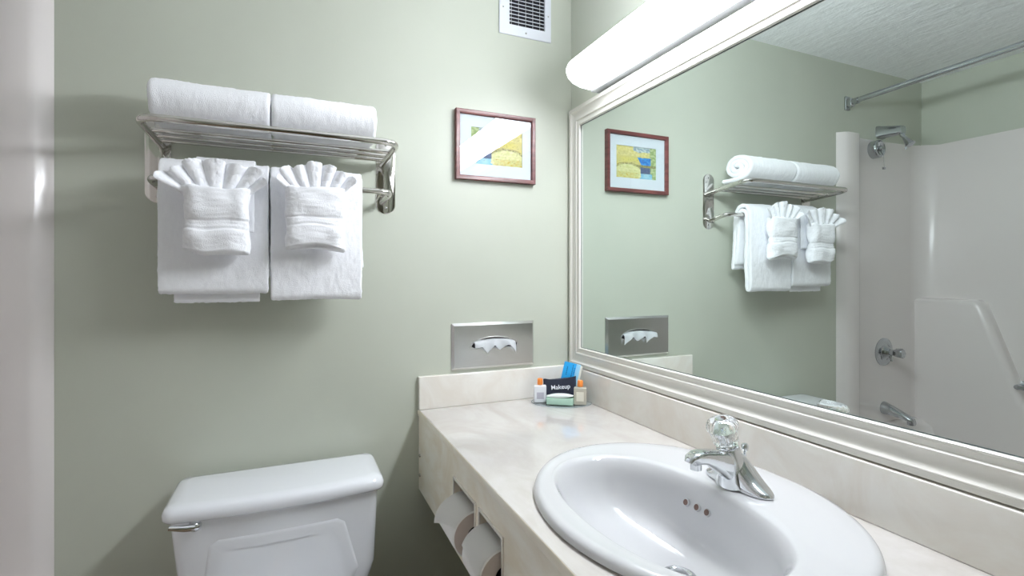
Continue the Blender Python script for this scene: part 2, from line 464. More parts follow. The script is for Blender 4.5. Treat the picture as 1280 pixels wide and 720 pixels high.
for h in (H1, H2):
    bm = NB()
    y0, y1 = h
    a, b = (-.5465, -.44)
    for lo, hi in (((a, y0 - .006, .606), (b, y0, .77)), ((a, y1, .606), (b, y1 + .006, .77)), ((a, y0, .764), (b, y1, .77)), ((a, y0, .606), (b, y1, .612)), ((b, y0 - .006, .606), (b + .006, y1 + .006, .77))):
        box(bm, lo, hi)
    obj('niche', bm, NICHE, t, 0)
    # thin raised liner round the opening
    bm = cutslab([(y0 - .004, .608), (y1 + .004, .608), (y1 + .004, .768), (y0 - .004, .768)], [[(y0 + .002, .614), (y1 - .002, .614), (y1 - .002, .762), (y0 + .002, .762)]],
                 lambda u, v: Vector((-.562, u, v)), Vector((-.003, 0, 0)))
    obj('niche_trim', bm, BSPL, t, 0)
for z in (.698, .636):
    bm = NB(); lathe(bm, [(0, .0055), (.003, .005), (.004, .002)], (-.562, -.020, z), (-1, 0, 0), 12); obj('screw', bm, STEEL, t)
bm = NB(); box(bm, (-.556, YE, .586), (-.02, YE + .016, .8115)); obj('end_panel', bm, APRON, t)
bm = NB()
for y in (-.03, YE + .03):
    box(bm, (-.52, y - .01, .70), (-.01, y + .01, .811), .002)
br = obj('bracket', bm, DARK, t); br['kind'] = 'stuff'

# sink
t = thing('sink', 'white oval porcelain drop-in sink in the cream counter', 'sink', (SX, SY, .842))
BX, BY, BA, BB = -.330, -.868, .152, .252
N = 96
def er(cx, cy, a, b, z, p=2.0): return [Vector((x, y, z)) for x, y in ell(cx, cy, a, b, N, p)]
def mixr(r1, r2, k): return [p.lerp(q, k) for p, q in zip(r1, r2)]
OA, OB = .264, .318
r_out = er(SX, SY, OA - .016, OB - .016, .860)
r_in = er(BX, BY, BA, BB, .8575, 2.25)
rings = [er(SX, SY, OA - .004, OB - .004, .8421), er(SX, SY, OA, OB, .846), er(SX, SY, OA - .002, OB - .002, .853), er(SX, SY, OA - .007, OB - .007, .8585), r_out]
for k in (.2, .45, .7, .88): 
    rr = mixr(r_out, r_in, k)
    for v in rr: v.z = .860 - .003 * math.sin(k * PI * .5)
    rings.append(rr)
rings.append(r_in)
for (s, z, dx, p) in ((.975, .854, 0, 2.25), (.95, .846, 0, 2.25), (.925, .833, .0, 2.2), (.90, .815, .004, 2.2), (.865, .79, .010, 2.15), (.80, .768, .020, 2.1), (.70, .747, .032, 2.05), (.56, .731, .045, 2), (.42, .719, .052, 2), (.27, .712, .054, 2), (.12, .710, .055, 2)):
    rings.append(er(BX + dx, BY, BA * s, BB * (s if s > .5 else s * .85), z, p))
bm = NB(); loft(bm, rings, cap0=False)
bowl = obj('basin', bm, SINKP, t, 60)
DX, DY = BX + .053, BY
bm = NB(); lathe(bm, [(0, .033), (.003, .032), (.0045, .027), (.002, .024), (.001, .0195)], (DX, DY, .7105), (0, 0, 1), 32); lathe(bm, [(.001, .019), (.006, .019), (.009, .015), (.0095, .001)], (DX, DY, .7105), (0, 0, 1), 32)
obj('drain', bm, CHROME, t)
for yy in (-.800, -.826, -.851):
    # on the bowl wall towards the mirror
    th = math.asin(max(-1, min(1, (yy - BY) / (BB * .885))))
    cx = BX + .003 + BA * .885 * math.cos(th) ** .93
    nrm = Vector((-1, 0, .42)).normalized()
    c = Vector((cx + .0030, yy, .806)) + nrm * .0025
    bm = NB(); lathe(bm, [(-.004, .0062), (.0012, .0062)], c, nrm, 20); h = obj('overflow_hole', bm, OVERF, t)
    bm = NB(); lathe(bm, [(-.003, .0078), (.0008, .0076), (.0016, .0066), (.0012, .0060), (-.003, .0060)], c, nrm, 20, False, False); obj('hole_rim', bm, SINKP, h)

# faucet
FY = -.868; FX = -.128
t = thing('faucet', 'chrome single-handle basin faucet with clear acrylic knob on the sink', 'faucet', (FX, FY, .8595))
bm = NB(); rings = []
for k in range(25):
    s = -1 + 2 * k / 24
    y = FY + s * .0785
    e = math.sqrt(max(0.0, 1 - abs(s) ** 3.2))
    wdt = max(.0015, .0265 * e + .002 * (1 - abs(s)))
    ht = .004 + .010 * e + .054 * math.exp(-(s / .46) ** 2)
    ht = .0035 + (ht - .0035) * min(1, e * 1.25)
    ring = []
    for j in range(25):
        a = PI * j / 24
        c_, s_ = math.cos(a), math.sin(a)
        ring.append(Vector((FX + wdt * math.copysign(abs(c_) ** .8, c_) - .012 * (s_ * math.exp(-(s / .35) ** 2)), y, .8592 + ht * s_ ** .8)))
    rings.append(ring)
loft(bm, rings)
obj('base', bm, CHROME, t, 60)
ax = Vector((-.036, .003, .126)).normalized(); cb = Vector((FX - .008, FY, .868))
bm = NB(); lathe(bm, [(0, .037), (.012, .033), (.026, .028), (.045, .0240), (.066, .0218), (.070, .0205), (.0705, .014), (.080, .012)], cb, ax, 32); obj('column', bm, CHROME, t)
bm = NB(); rings = []
def rsec(c, up, side, hw, hh, r): return [c + side * a + up * b for a, b in rrect(-hw, -hh, hw, hh, r, 4)]
side = Vector((0, 1, 0))
for (x, z, ang, hw, hh) in ((-.118, .880, 8, .020, .030), (-.138, .888, 10, .0205, .033), (-.156, .899, 13, .0200, .028), (-.178, .9110, 14, .0190, .021), (-.200, .9195, 12, .0180, .0160), (-.220, .9255, 4, .0165, .0125), (-.236, .9260, -12, .0155, .0115), (-.246, .9225, -38, .0135, .0105), (-.2505, .917, -60, .010, .008)):
    a = R(ang); d_ = Vector((-math.cos(a), 0, math.sin(a))); up = Vector((math.sin(a), 0, math.cos(a)))
    rings.append(rsec(Vector((x, FY, z)), up, side, hw, hh, min(hw, hh) * .62))
loft(bm, rings)
obj('spout', bm, CHROME, t, 60)
bm = NB(); lathe(bm, [(0, .0105), (.014, .0105), (.0145, .008)], (-.236, FY, .918), (0, 0, -1), 24); obj('aerator', bm, CHROME, t)
kb = cb + ax * .078
bm = NB(); lathe(bm, [(-.004, .010), (.020, .010), (.021, .013), (.026, .013), (.0262, .002)], kb, ax, 20); obj('knob_stem', bm, CHROME, t)
bm = NB(); lathe(bm, [(0, .0200), (.002, .0225), (.010, .0232), (.018, .0240), (.024, .0262), (.030, .0292), (.034, .0300), (.041, .0292), (.046, .0262), (.0495, .0210), (.0505, .014), (.0500, .001)], kb, ax, 96,
                 flute=lambda h, a: (.040 * math.cos(24 * a) if h < .020 else .025 * math.cos(12 * a) if .024 < h < .042 else 0)); kn = obj('knob', bm, ACRYL, t, 40)
bm = NB(); lathe(bm, [(0, .011), (.0012, .0105), (.0013, .001)], kb + ax * .0502, ax, 24); obj('index_button', bm, NICKEL, kn)
bm = NB(); tube(bm, [(FX + .018, FY, .868), (FX + .018, FY, .922)], .0028, 8); lathe(bm, [(0, .003), (.003, .0065), (.012, .0075), (.016, .005), (.017, .001)], (FX + .018, FY, .920), (0, 0, 1), 16); obj('lift_rod', bm, CHROME, t)

# toilet paper
def tp_roll(name, y0, y1, label, flip):
    cx, cz, rr = -.553, .683, .054
    t = thing(name, label, 'toilet paper', (cx, (y0 + y1) / 2, cz - rr), 'toilet paper rolls in the vanity niches')
    bm = NB(); n = 48
    prof = [(0, .020), (0, rr - .003), (.003, rr), (y1 - y0 - .003, rr), (y1 - y0, rr - .003), (y1 - y0, .020)]
    lathe(bm, prof, (cx, y0, cz), (0, 1, 0), n, False, False)
    for f in bm.faces:
        ys = [v.co.y for v in f.verts]
        if max(ys) - min(ys) < 1e-4: f.material_index = 1
    ro = obj('paper', bm, [PAPER, PAPERE], t)
    bm = NB(); lathe(bm, [(0, .0205), (y1 - y0, .0205), (y1 - y0, .019), (0, .019), (0, .0205)], (cx, y0, cz), (0, 1, 0), 32, False, False); obj('core', bm, DARK, t)
    bm = NB(); tube(bm, [(cx, y0 - .009, cz), (cx, y1 + .009, cz)], .009, 16); obj('spindle', bm, DARK, t)
    # loose end sheet lying over the roll, its corner folded to a point
    bm = NB(); rows = []
    K = 18
    for k in range(K + 1):
        row = []
        for j in range(9):
            v = j / 8
            end = 154 + 34 * (1 - v) ** 1.2 if flip > 0 else 160 + 14 * v
            s = k / K
            ang = R(60 + (end - 60) * s)
            lift = (.013 * (1 - v) * max(0, s - .5) * 2) if flip > 0 else .002 * s
            r2 = rr + .0016 + lift
            row.append(Vector((cx + r2 * math.cos(ang), y1 - .001 - (y1 - y0 - .002) * v, cz + r2 * math.sin(ang))))
        rows.append(row)
    loft(bm, rows, closed=False)
    r = bmesh.ops.solidify(bm, geom=bm.faces[:], thickness=.0020)
    obj('folded_sheet', bm, PAPER, t)
    return t
tp_roll('toilet_paper_roll', -.524, -.412, 'white toilet paper roll with pointed sheet, in the niche nearer the wall', 1)
tp_roll('toilet_paper_roll', -.694, -.586, 'white toilet paper roll in the niche nearer the camera', -.6)

# ------------------------------------------------------------------ mirror
t = thing('wall_mirror', 'large wall mirror in a white moulded frame above the backsplash', 'mirror', (-.01, -.85, .946))
MY0, MY1, MZ0, MZ1 = -.078, -1.64, 1.016, 1.796
bm = NB(); box(bm, (-.0045, MY1, MZ0 - .004), (-.0005, MY0, MZ1 + .004)); obj('glass', bm, SILVER, t, 0)
bm = cutslab([(MY0 + .001, MZ0 - .001), (MY1 - .001, MZ0 - .001), (MY1 - .001, MZ1 + .001), (MY0 + .001, MZ1 + .001)],
             [[(MY0 - .0016, MZ0 + .0016), (MY1 + .0016, MZ0 + .0016), (MY1 + .0016, MZ1 - .0020), (MY0 - .0016, MZ1 - .0020)]],
             lambda a, b: Vector((-.0052, a, b)), Vector((.0006, 0, 0)))
obj('glass_edge', bm, BEZEL, t, 0)
prof = [(0, .0005), (0, .011), (.002, .0135), (.005, .0135), (.007, .0115), (.017, .0105), (.0185, .0125), (.0205, .0145), (.024, .0135), (.030, .0108), (.040, .0108), (.048, .0130), (.0515, .0150), (.0535, .0172), (.0555, .0172), (.057, .0155), (.067, .0152), (.068, .0140), (.068, .0005)]
def corner(yc, zc, sy, sz): return [Vector((-d_, yc + sy * w_, zc + sz * w_)) for w_, d_ in prof]
c00 = corner(MY0, MZ0, 1, -1); c01 = corner(MY0, MZ1, 1, 1); c10 = corner(MY1, MZ0, -1, -1); c11 = corner(MY1, MZ1, -1, 1)
for a, b in ((c00, c10), (c01, c11), (c00, c01), (c10, c11)):
    bm = NB(); loft(bm, [a, b]); obj('frame_rail', bm, FRAMEW, t, 25)

# vanity light
t = thing('vanity_light', 'long white glowing vanity light bar mounted above the mirror', 'lamp', (0, -.76, 1.93))
LY0, LY1 = -.155, -1.40
sec = [(-.0006, 1.886), (-.030, 1.8815), (-.065, 1.884), (-.095, 1.894), (-.113, 1.909), (-.121, 1.928), (-.121, 1.944), (-.115, 1.958), (-.102, 1.969), (-.080, 1.976), (-.045, 1.9795), (-.0006, 1.981)]
cxs, czs = -.04, 1.930
def lring(y, k, kz): return [Vector((-.0006 + (x + .0006) * k, y, czs + (z - czs) * kz)) for x, z in sec]
bm = NB()
loft(bm, [lring(LY0 - .04, 1, 1), lring(LY1 + .04, 1, 1)], False, False)
for f in bm.faces:                      # unseen top made opaque, added to keep light off the wall above
    if all(v.co.z > 1.975 for v in f.verts): f.material_index = 1
obj('diffuser', bm, [LIGHT, VENTM], t, 60)
for ye, sg in ((LY0, 1), (LY1, -1)):
    bm = NB()
    loft(bm, [lring(ye, .72, .50), lring(ye - sg * .002, .82, .66), lring(ye - sg * .006, .91, .81), lring(ye - sg * .013, .965, .92), lring(ye - sg * .024, .99, .98), lring(ye - sg * .04, 1, 1)], True, False)
    obj('end_cap', bm, CAPM, t, 60)
bm = NB(); box(bm, (-.030, LY1 + .02, 1.8745), (-.0005, LY0 - .025, 1.8805), .001); obj('base_plate', bm, VENTM, t)

# ------------------------------------------------------------------ back wall fittings
t = thing('air_vent', 'white square exhaust vent grille high on the green wall', 'vent', (-.185, 0, 2.175))
vx0, vx1, vz0, vz1 = -.285, -.086, 2.100, 2.290
ix0, ix1, iz0, iz1 = -.2490, -.112, 2.134, 2.262
bm = NB()
o_ = [(vx0, vz0), (vx1, vz0), (vx1, vz1), (vx0, vz1)]; i_ = [(ix0, iz0), (ix1, iz0), (ix1, iz1), (ix0, iz1)]
loft(bm, [[Vector((x, -.0005, z)) for x, z in o_], [Vector((x, -.004, z)) for x, z in o_], [Vector((x * .997 - .0006, -.006, z)) for x, z in o_], [Vector((x, -.0095, z)) for x, z in i_], [Vector((x, -.0015, z)) for x, z in i_]], False, False)
obj('frame', bm, VENTM, t, 20)
bm = NB(); box(bm, (ix0 - .002, -.0012, iz0 - .002), (ix1 + .002, -.0004, iz1 + .002)); obj('backing', bm, DARK, t)
z = iz0 + .0105
while z < iz1:
    bm = NB()
    pts = [(-.0085, z - .0010), (-.0016, z + .0050), (-.0016, z + .0062), (-.0088, z + .0004)]
    loft(bm, [[Vector((ix0, a, b)) for a, b in pts], [Vector((ix1, a, b)) for a, b in pts]])
    obj('slat', bm, VENTM, t, 0); z += .0128
for k in range(5):
    x = ix0 + (ix1 - ix0) * (k + .35) / 5
    bm = NB(); box(bm, (x - .0012, -.003, iz0), (x + .0012, -.0013, iz1)); obj('rear_blade', bm, STEEL, t)
for x, z in ((vx0 + .013, 2.19), (vx1 - .013, 2.19), (-.186, vz0 + .014), (-.186, vz1 - .014)):
    bm = NB(); lathe(bm, [(0, .0032), (.0015, .0028), (.002, .001)], (x, -.0070, z), (0, -1, 0), 12); obj('screw', bm, STEEL, t)

# picture
px0, px1, pz0, pz1 = -.443, -.1535, 1.5870, 1.8185
t = thing('picture_frame', 'mahogany framed watercolour landscape on the green wall', 'picture', ((px0 + px1) / 2, 0, (pz0 + pz1) / 2))
fp = [(0, .001), (0, .0185), (.0015, .020), (.010, .0195), (.0135, .018), (.0148, .015), (.0148, .001)]
def pc(x, z, sx, sz): return [Vector((x + sx * w_, -d_, z + sz * w_)) for w_, d_ in fp]
a00, a10, a11, a01 = pc(px0, pz0, 1, 1), pc(px1, pz0, -1, 1), pc(px1, pz1, -1, -1), pc(px0, pz1, 1, -1)
for a, b in ((a00, a10), (a10, a11), (a11, a01), (a01, a00)):
    bm = NB(); loft(bm, [a, b]); obj('frame_rail', bm, MAHOG, t, 25)
fw = .0145
mx0, mx1, mz0, mz1 = px0 + fw, px1 - fw, pz0 + fw, pz1 - fw
W_, H_ = mx1 - mx0, mz1 - mz0
gx0, gx1, gz0, gz1 = mx0 + W_ * .155, mx1 - W_ * .125, mz0 + H_ * .205, mz1 - H_ * .19
bm = cutslab([(mx0, mz0), (mx1, mz0), (mx1, mz1), (mx0, mz1)], [[(gx0, gz0), (gx1, gz0), (gx1, gz1), (gx0, gz1)]], lambda a, b: Vector((a, -.0095, b)), Vector((0, .002, 0)))
obj('mat_board', bm, MAT_, t, 0)
# the print: a coloured sheet
NX, NZ = 110, 84
bm = NB()
vs = [[bm.verts.new((gx0 - .002 + (gx1 - gx0 + .004) * i / NX, -.0070, gz0 - .002 + (gz1 - gz0 + .004) * j / NZ)) for i in range(NX + 1)] for j in range(NZ + 1)]
for j in range(NZ):
    for i in range(NX): bm.faces.new((vs[j][i], vs[j][i + 1], vs[j + 1][i + 1], vs[j + 1][i]))
PR = bpy.data.materials.new('watercolour_print'); PR.use_nodes = True
ca = nn(PR, 'ShaderNodeVertexColor'); ca.layer_name = 'paint'
PR.node_tree.links.new(ca.outputs['Color'], PR.node_tree.nodes['Principled BSDF'].inputs['Base Color'])
PR.node_tree.nodes['Principled BSDF'].inputs['Roughness'].default_value = .8
pr = obj('watercolour', bm, PR, t, 0)
def mixc(a, b, k): k = max(0, min(1, k)); return tuple(a[i] * (1 - k) + b[i] * k for i in range(4))
at = pr.data.color_attributes.new('paint', 'FLOAT_COLOR', 'POINT')
for idx, v in enumerate(pr.data.vertices):
    u = 1 - (idx % (NX + 1)) / NX           # as seen in the mirror
    w_ = 1 - (idx // (NX + 1)) / NZ
    n1 = noise.noise(Vector((u * 6, w_ * 6, 1))); n2 = noise.noise(Vector((u * 16, w_ * 18, 4))); n3 = noise.noise(Vector((u * 40, w_ * 30, 9)))
    c = mixc(srgb(214, 200, 112), srgb(204, 192, 132), .5 + n1)
    c = mixc(c, srgb(228, 214, 150), .5 + 1.6 * n2 if w_ < .3 else 0)
    if w_ < .16 + .05 * n1 and u > .42: c = mixc(srgb(140, 160, 175), srgb(205, 215, 215), .5 + n2 * 1.5)
    hill = math.hypot((u - .30) / .42, (w_ - .95) / .42)
    if hill < 1: c = mixc(srgb(206, 205, 140), srgb(228, 222, 170), .5 + n2)
    if abs(hill - 1) < .07: c = mixc(c, srgb(120, 110, 70), .55 + n3)
    if w_ > .80 and u < .55: c = mixc(c, srgb(200, 175, 80), .4 + n2)
    if u > .84: c = mixc(srgb(150, 170, 110), srgb(190, 200, 150), .5 + n2 * 2)
    if .33 + .02 * n2 < w_ < .55 and u > .53 + (w_ - .34) * .45 and u < .86: c = mixc(srgb(40, 110, 190), srgb(70, 150, 215), .5 + n2 * 2)
    if .55 < w_ < .63 and u > .5: c = mixc(srgb(170, 160, 90), srgb(120, 120, 90), .5 + n3 * 2)
    if .63 < w_ < .81 and .60 < u < .85: c = mixc(srgb(70, 85, 120), srgb(100, 110, 140), .5 + n3 * 2)
    if w_ > .81 and .60 + n2 * .05 < u < .90: c = mixc(srgb(120, 185, 220), srgb(170, 210, 225), .5 + n1)
    if n3 > .42: c = mixc(c, srgb(110, 105, 70), .5)
    at.data[idx].color = c
bm = NB(); box(bm, (mx0, -.0125, mz0), (mx1, -.0115, mz1)); obj('glass', bm, GLASS, t, 0)
bm = NB(); box(bm, (px0 + .004, -.006, pz0 + .004), (px1 - .004, -.0005, pz1 - .004)); obj('backing_board', bm, CREAMP, t, 0)

# tissue dispenser
tx0, tx1, tz0, tz1 = -.4545, -.1545, .9565, 1.1105
t = thing('tissue_dispenser', 'brushed steel recessed tissue dispenser plate above the backsplash', 'tissue dispenser', ((tx0 + tx1) / 2, 0, tz0))
tcx, tcz = -.3045, 1.034
def slot(k=1.0, n=64):
    out = []
    for i in range(n):
        a = 2 * PI * i / n; c_, s_ = math.cos(a), math.sin(a)
        x = .082 * k * math.copysign(abs(c_) ** .85, c_); zz = .0165 * (k if k < 1 else 1 + (k - 1) * 4) * math.copysign(abs(s_) ** .9, s_)
        out.append((tcx + x, tcz + zz + .010 * (1 - (x / .082) ** 2)))
    return out
bm = cutslab([(tx0 + .008, tz0 + .008), (tx1 - .008, tz0 + .008), (tx1 - .008, tz1 - .008), (tx0 + .008, tz1 - .008)], [slot(1.04)], lambda a, b: Vector((a, -.0115, b)), Vector((0, .0008, 0)))
loft(bm, [[Vector((x, -.0005, z)) for x, z in rrect(tx0, tz0, tx1, tz1, .0015, 2)], [Vector((x, -.003, z)) for x, z in rrect(tx0, tz0, tx1, tz1, .0015, 2)], [Vector((x, -.0115, z)) for x, z in rrect(tx0 + .008, tz0 + .008, tx1 - .008, tz1 - .008, .0015, 2)]], False, False)
obj('face_plate', bm, STEEL, t, 20)
bm = NB()
loft(bm, [[Vector((x, y, z)) for x, z in slot(k)] for k, y in ((1.06, -.0114), (1.04, -.0132), (1.0, -.0128), (.98, -.006))], False, False)
obj('slot_rim', bm, STEEL, t, 60)
bm = NB(); box(bm, (tcx - .09, -.0030, tcz - .028), (tcx + .09, -.0018, tcz + .034)); obj('opening', bm, DARK, t)
bm = NB()
K, J = 30, 12
rows = []
for j in range(J + 1):
    q = j / J; row = []
    for k in range(K + 1):
        s = k / K
        x = tcx - .076 + .150 * s
        peak = max(0, 1 - abs(s - .30) / .17) ** 1.0 * 1.0 + max(0, 1 - abs(s - .62) / .14) * .72 + max(0, 1 - abs(s - 1.0) / .20) * .85
        drop = .019 + .028 * peak
        yy = -.0125 * min(1, q * 4) - .004 - .012 * math.sin(q * PI * .5) - .008 * math.sin(s * 17) * q
        z_ = tcz + .0215 - .008 * (s - .5) ** 2 * 4 + .005 * math.sin(PI * q) - drop * q
        row.append(Vector((x + .004 * q * math.sin(s * 9), yy, z_)))
    rows.append(row)
loft(bm, rows, closed=False)
bmesh.ops.solidify(bm, geom=bm.faces[:], thickness=.0007)
tag(obj('tissue', bm, TISS, None, 60, origin=(tcx, -.02, tcz)), 'crumpled white tissue poking out of the steel dispenser slot', 'tissue')

# ------------------------------------------------------------------ towel rack
t = thing('towel_rack', 'chrome hotel towel rack with rod shelf and lower bar', 'towel rack', (-.965, 0, 1.46))
XR, XLk = -.664, -1.264
for xc in (-1.2595, -.6665):
    bm = NB()
    o_ = [(xc + a, b) for a, b in rrect(-.0295, 1.462, .0295, 1.692, .029, 8)]
    i_ = [(xc + a, b) for a, b in rrect(-.0265, 1.465, .0265, 1.689, .026, 8)]
    loft(bm, [[Vector((x, -.0005, z)) for x, z in o_], [Vector((x, -.0022, z)) for x, z in o_], [Vector((x, -.0034, z)) for x, z in i_]])
    pl = obj('mounting_plate', bm, NICKEL, t, 30)
    for z in (1.479, 1.676):
        bm = NB(); lathe(bm, [(0, .0042), (.002, .0036), (.0026, .001)], (xc, -.0034, z), (0, -1, 0), 14); obj('screw', bm, STEEL, pl)
JL, JR = XLk + .014, XR - .014
bm = NB()
tube(bm, round_path([(JL, -.0035, 1.614), (XLk, -.20, 1.635), (XR, -.20, 1.635), (JR, -.0035, 1.614)], .045, 9), .0090, 16)
obj('shelf_frame', bm, NICKEL, t, 60)
for y in (-.108, -.070, -.034):
    k = (-y) / .20; z = 1.614 + .021 * k + .004
    bm = NB(); tube(bm, [(JL + (XLk - JL) * k, y, z), (JR + (XR - JR) * k, y, z)], .0062, 12); obj('shelf_rod', bm, NICKEL, t, 60)
bm = NB(); tube(bm, round_path([(JL, -.0035, 1.496), (XLk, -.095, 1.515), (XR, -.095, 1.515), (JR, -.0035, 1.496)], .035, 8), .0085, 16); obj('towel_bar', bm, NICKEL, t, 60)

# ------------------------------------------------------------------ towels
def strip(pathf, x0, x1, th, nx, step, seed, wave=.004, flare=0, edge=.004):
    """A folded sheet: centre line in (y,z), thickness th, extruded along x with soft ends."""
    pts = [Vector((0, a, b)) for a, b in pathf]
    # resample
    out = [pts[0]]
    acc = 0
    for p, q in zip(pts, pts[1:]):
        L = (q - p).length; n = max(1, int(L / step))
        for i in range(1, n + 1): out.append(p.lerp(q, i / n))
    pts = out
    # smooth
    for _ in range(3):
        pts = [pts[0]] + [(pts[i - 1] + pts[i] * 2 + pts[i + 1]) / 4 for i in range(1, len(pts) - 1)] + [pts[-1]]
    nrm = []
    for i in range(len(pts)):
        d_ = (pts[min(i + 1, len(pts) - 1)] - pts[max(0, i - 1)]).normalized(); nrm.append(Vector((0, -d_.z, d_.y)))
    h = th / 2
    left = [p + n * h for p, n in zip(pts, nrm)]; right = [p - n * h for p, n in zip(pts, nrm)]
    e0 = pts[0] - (pts[1] - pts[0]).normalized() * h * .8; e1 = pts[-1] + (pts[-1] - pts[-2]).normalized() * h * .8
    loop = [e0] + left + [e1] + right[::-1]
    mid = [pts[0]] + pts + [pts[-1]] + pts[::-1]
    bm = NB(); rings = []
    ends = [(0, .25), (.12, .6), (.4, .88), (1.0, 1.0)]
    xs = [(x0 + k * edge, f) for k, f in ends] + [(x0 + edge + (x1 - x0 - 2 * edge) * i / nx, 1.0) for i in range(1, nx)] + [(x1 - k * edge, f) for k, f in ends[::-1]]
    for x, f in xs:
        ring = []
        for a, c in zip(loop, mid):
            p = c.lerp(a, f)
            # slow waviness of the edges and of the sheet
            k = (x - x0) / (x1 - x0)
            dx = wave * noise.noise(Vector((p.z * 9, p.y * 14, seed))) * (1 if k < .5 else -1) * abs(k - .5) * 2
            dy = wave * .6 * noise.noise(Vector((x * 14, p.z * 8, seed + 5)))
            dz = wave * .8 * noise.noise(Vector((x * 11, p.y * 8, seed + 9)))
            if flare and p.y > -.08: dx += flare * max(0, (1.50 - p.z) / .2) * max(0, k * 2 - 1)
            ring.append(Vector((x + dx, p.y + dy, p.z + dz)))
        rings.append(ring)
    loft(bm, rings)
    jitter(bm, .0016, 170, seed); jitter(bm, .0012, 45, seed + 1)
    return bm

def arc(cy, cz, r, a0, a1, n=8, rz=None):
    rz = r if rz is None else rz
    return [(cy + r * math.cos(R(a0 + (a1 - a0) * i / n)), cz + rz * math.sin(R(a0 + (a1 - a0) * i / n))) for i in range(n + 1)]

BYc, BZc = -.095, 1.515
def bath_path(zb, zback, front):
    # inner layer: behind, over the bar, down the front; fold; outer layer back up and over, down behind
    p = [(-.070, zback + .02)]
    p += arc(BYc, BZc + .002, .020, 0, 180)
    p += [(front + .031, 1.40), (front + .030, zb + .024)]
    p += arc(front + .0215, zb + .016, .0085, 0, -180, 8)
    p += [(front + .012, 1.35), (front + .0115, 1.48)]
    p += arc(BYc, BZc, abs(front + .0115 - BYc), 180, 0, 12, .042)
    p += [(-.056, zback)]
    return p
G1 = 'bath towels hanging on the bar'
bm = strip(bath_path(1.222, 1.27, -.146), -1.2335, -.990, .0155, 60, .006, 3)
tag(obj('bath_towel', bm, TERRY, None, 70, origin=(-1.11, -.10, 1.22)), 'white bath towel hanging on the left half of the towel bar', 'towel', G1)
bm = strip(bath_path(1.203, 1.30, -.143), -.986, -.754, .0155, 60, .006, 8, flare=.012)
tag(obj('bath_towel', bm, TERRY, None, 70, origin=(-.87, -.10, 1.20)), 'white bath towel hanging on the right half of the towel bar', 'towel', G1)
# thinner hand towel over the left one, its hem showing below
hp_ = [(-.0405, 1.33), (-.041, 1.48)] + arc(BYc, BZc + .005, .0545, 0, 180, 12, .050) + [(-.1515, 1.50), (-.1515, 1.38)]
bm = strip(hp_, -1.157, -1.022, .006, 40, .007, 12, .003)
tag(obj('hand_towel', bm, TERRY, None, 70, origin=(-1.09, -.10, 1.20)), 'thin white hand towel folded over the left bath towel, behind the washcloth fan', 'towel')
bm = strip([(-.108, 1.203), (-.108, 1.29)], -1.204, -1.014, .008, 40, .006, 15, .002)
tag(obj('hand_towel', bm, CLOTH, None, 70, origin=(-1.11, -.108, 1.20)), 'white towel whose flat hem shows just below the left bath towel', 'towel')

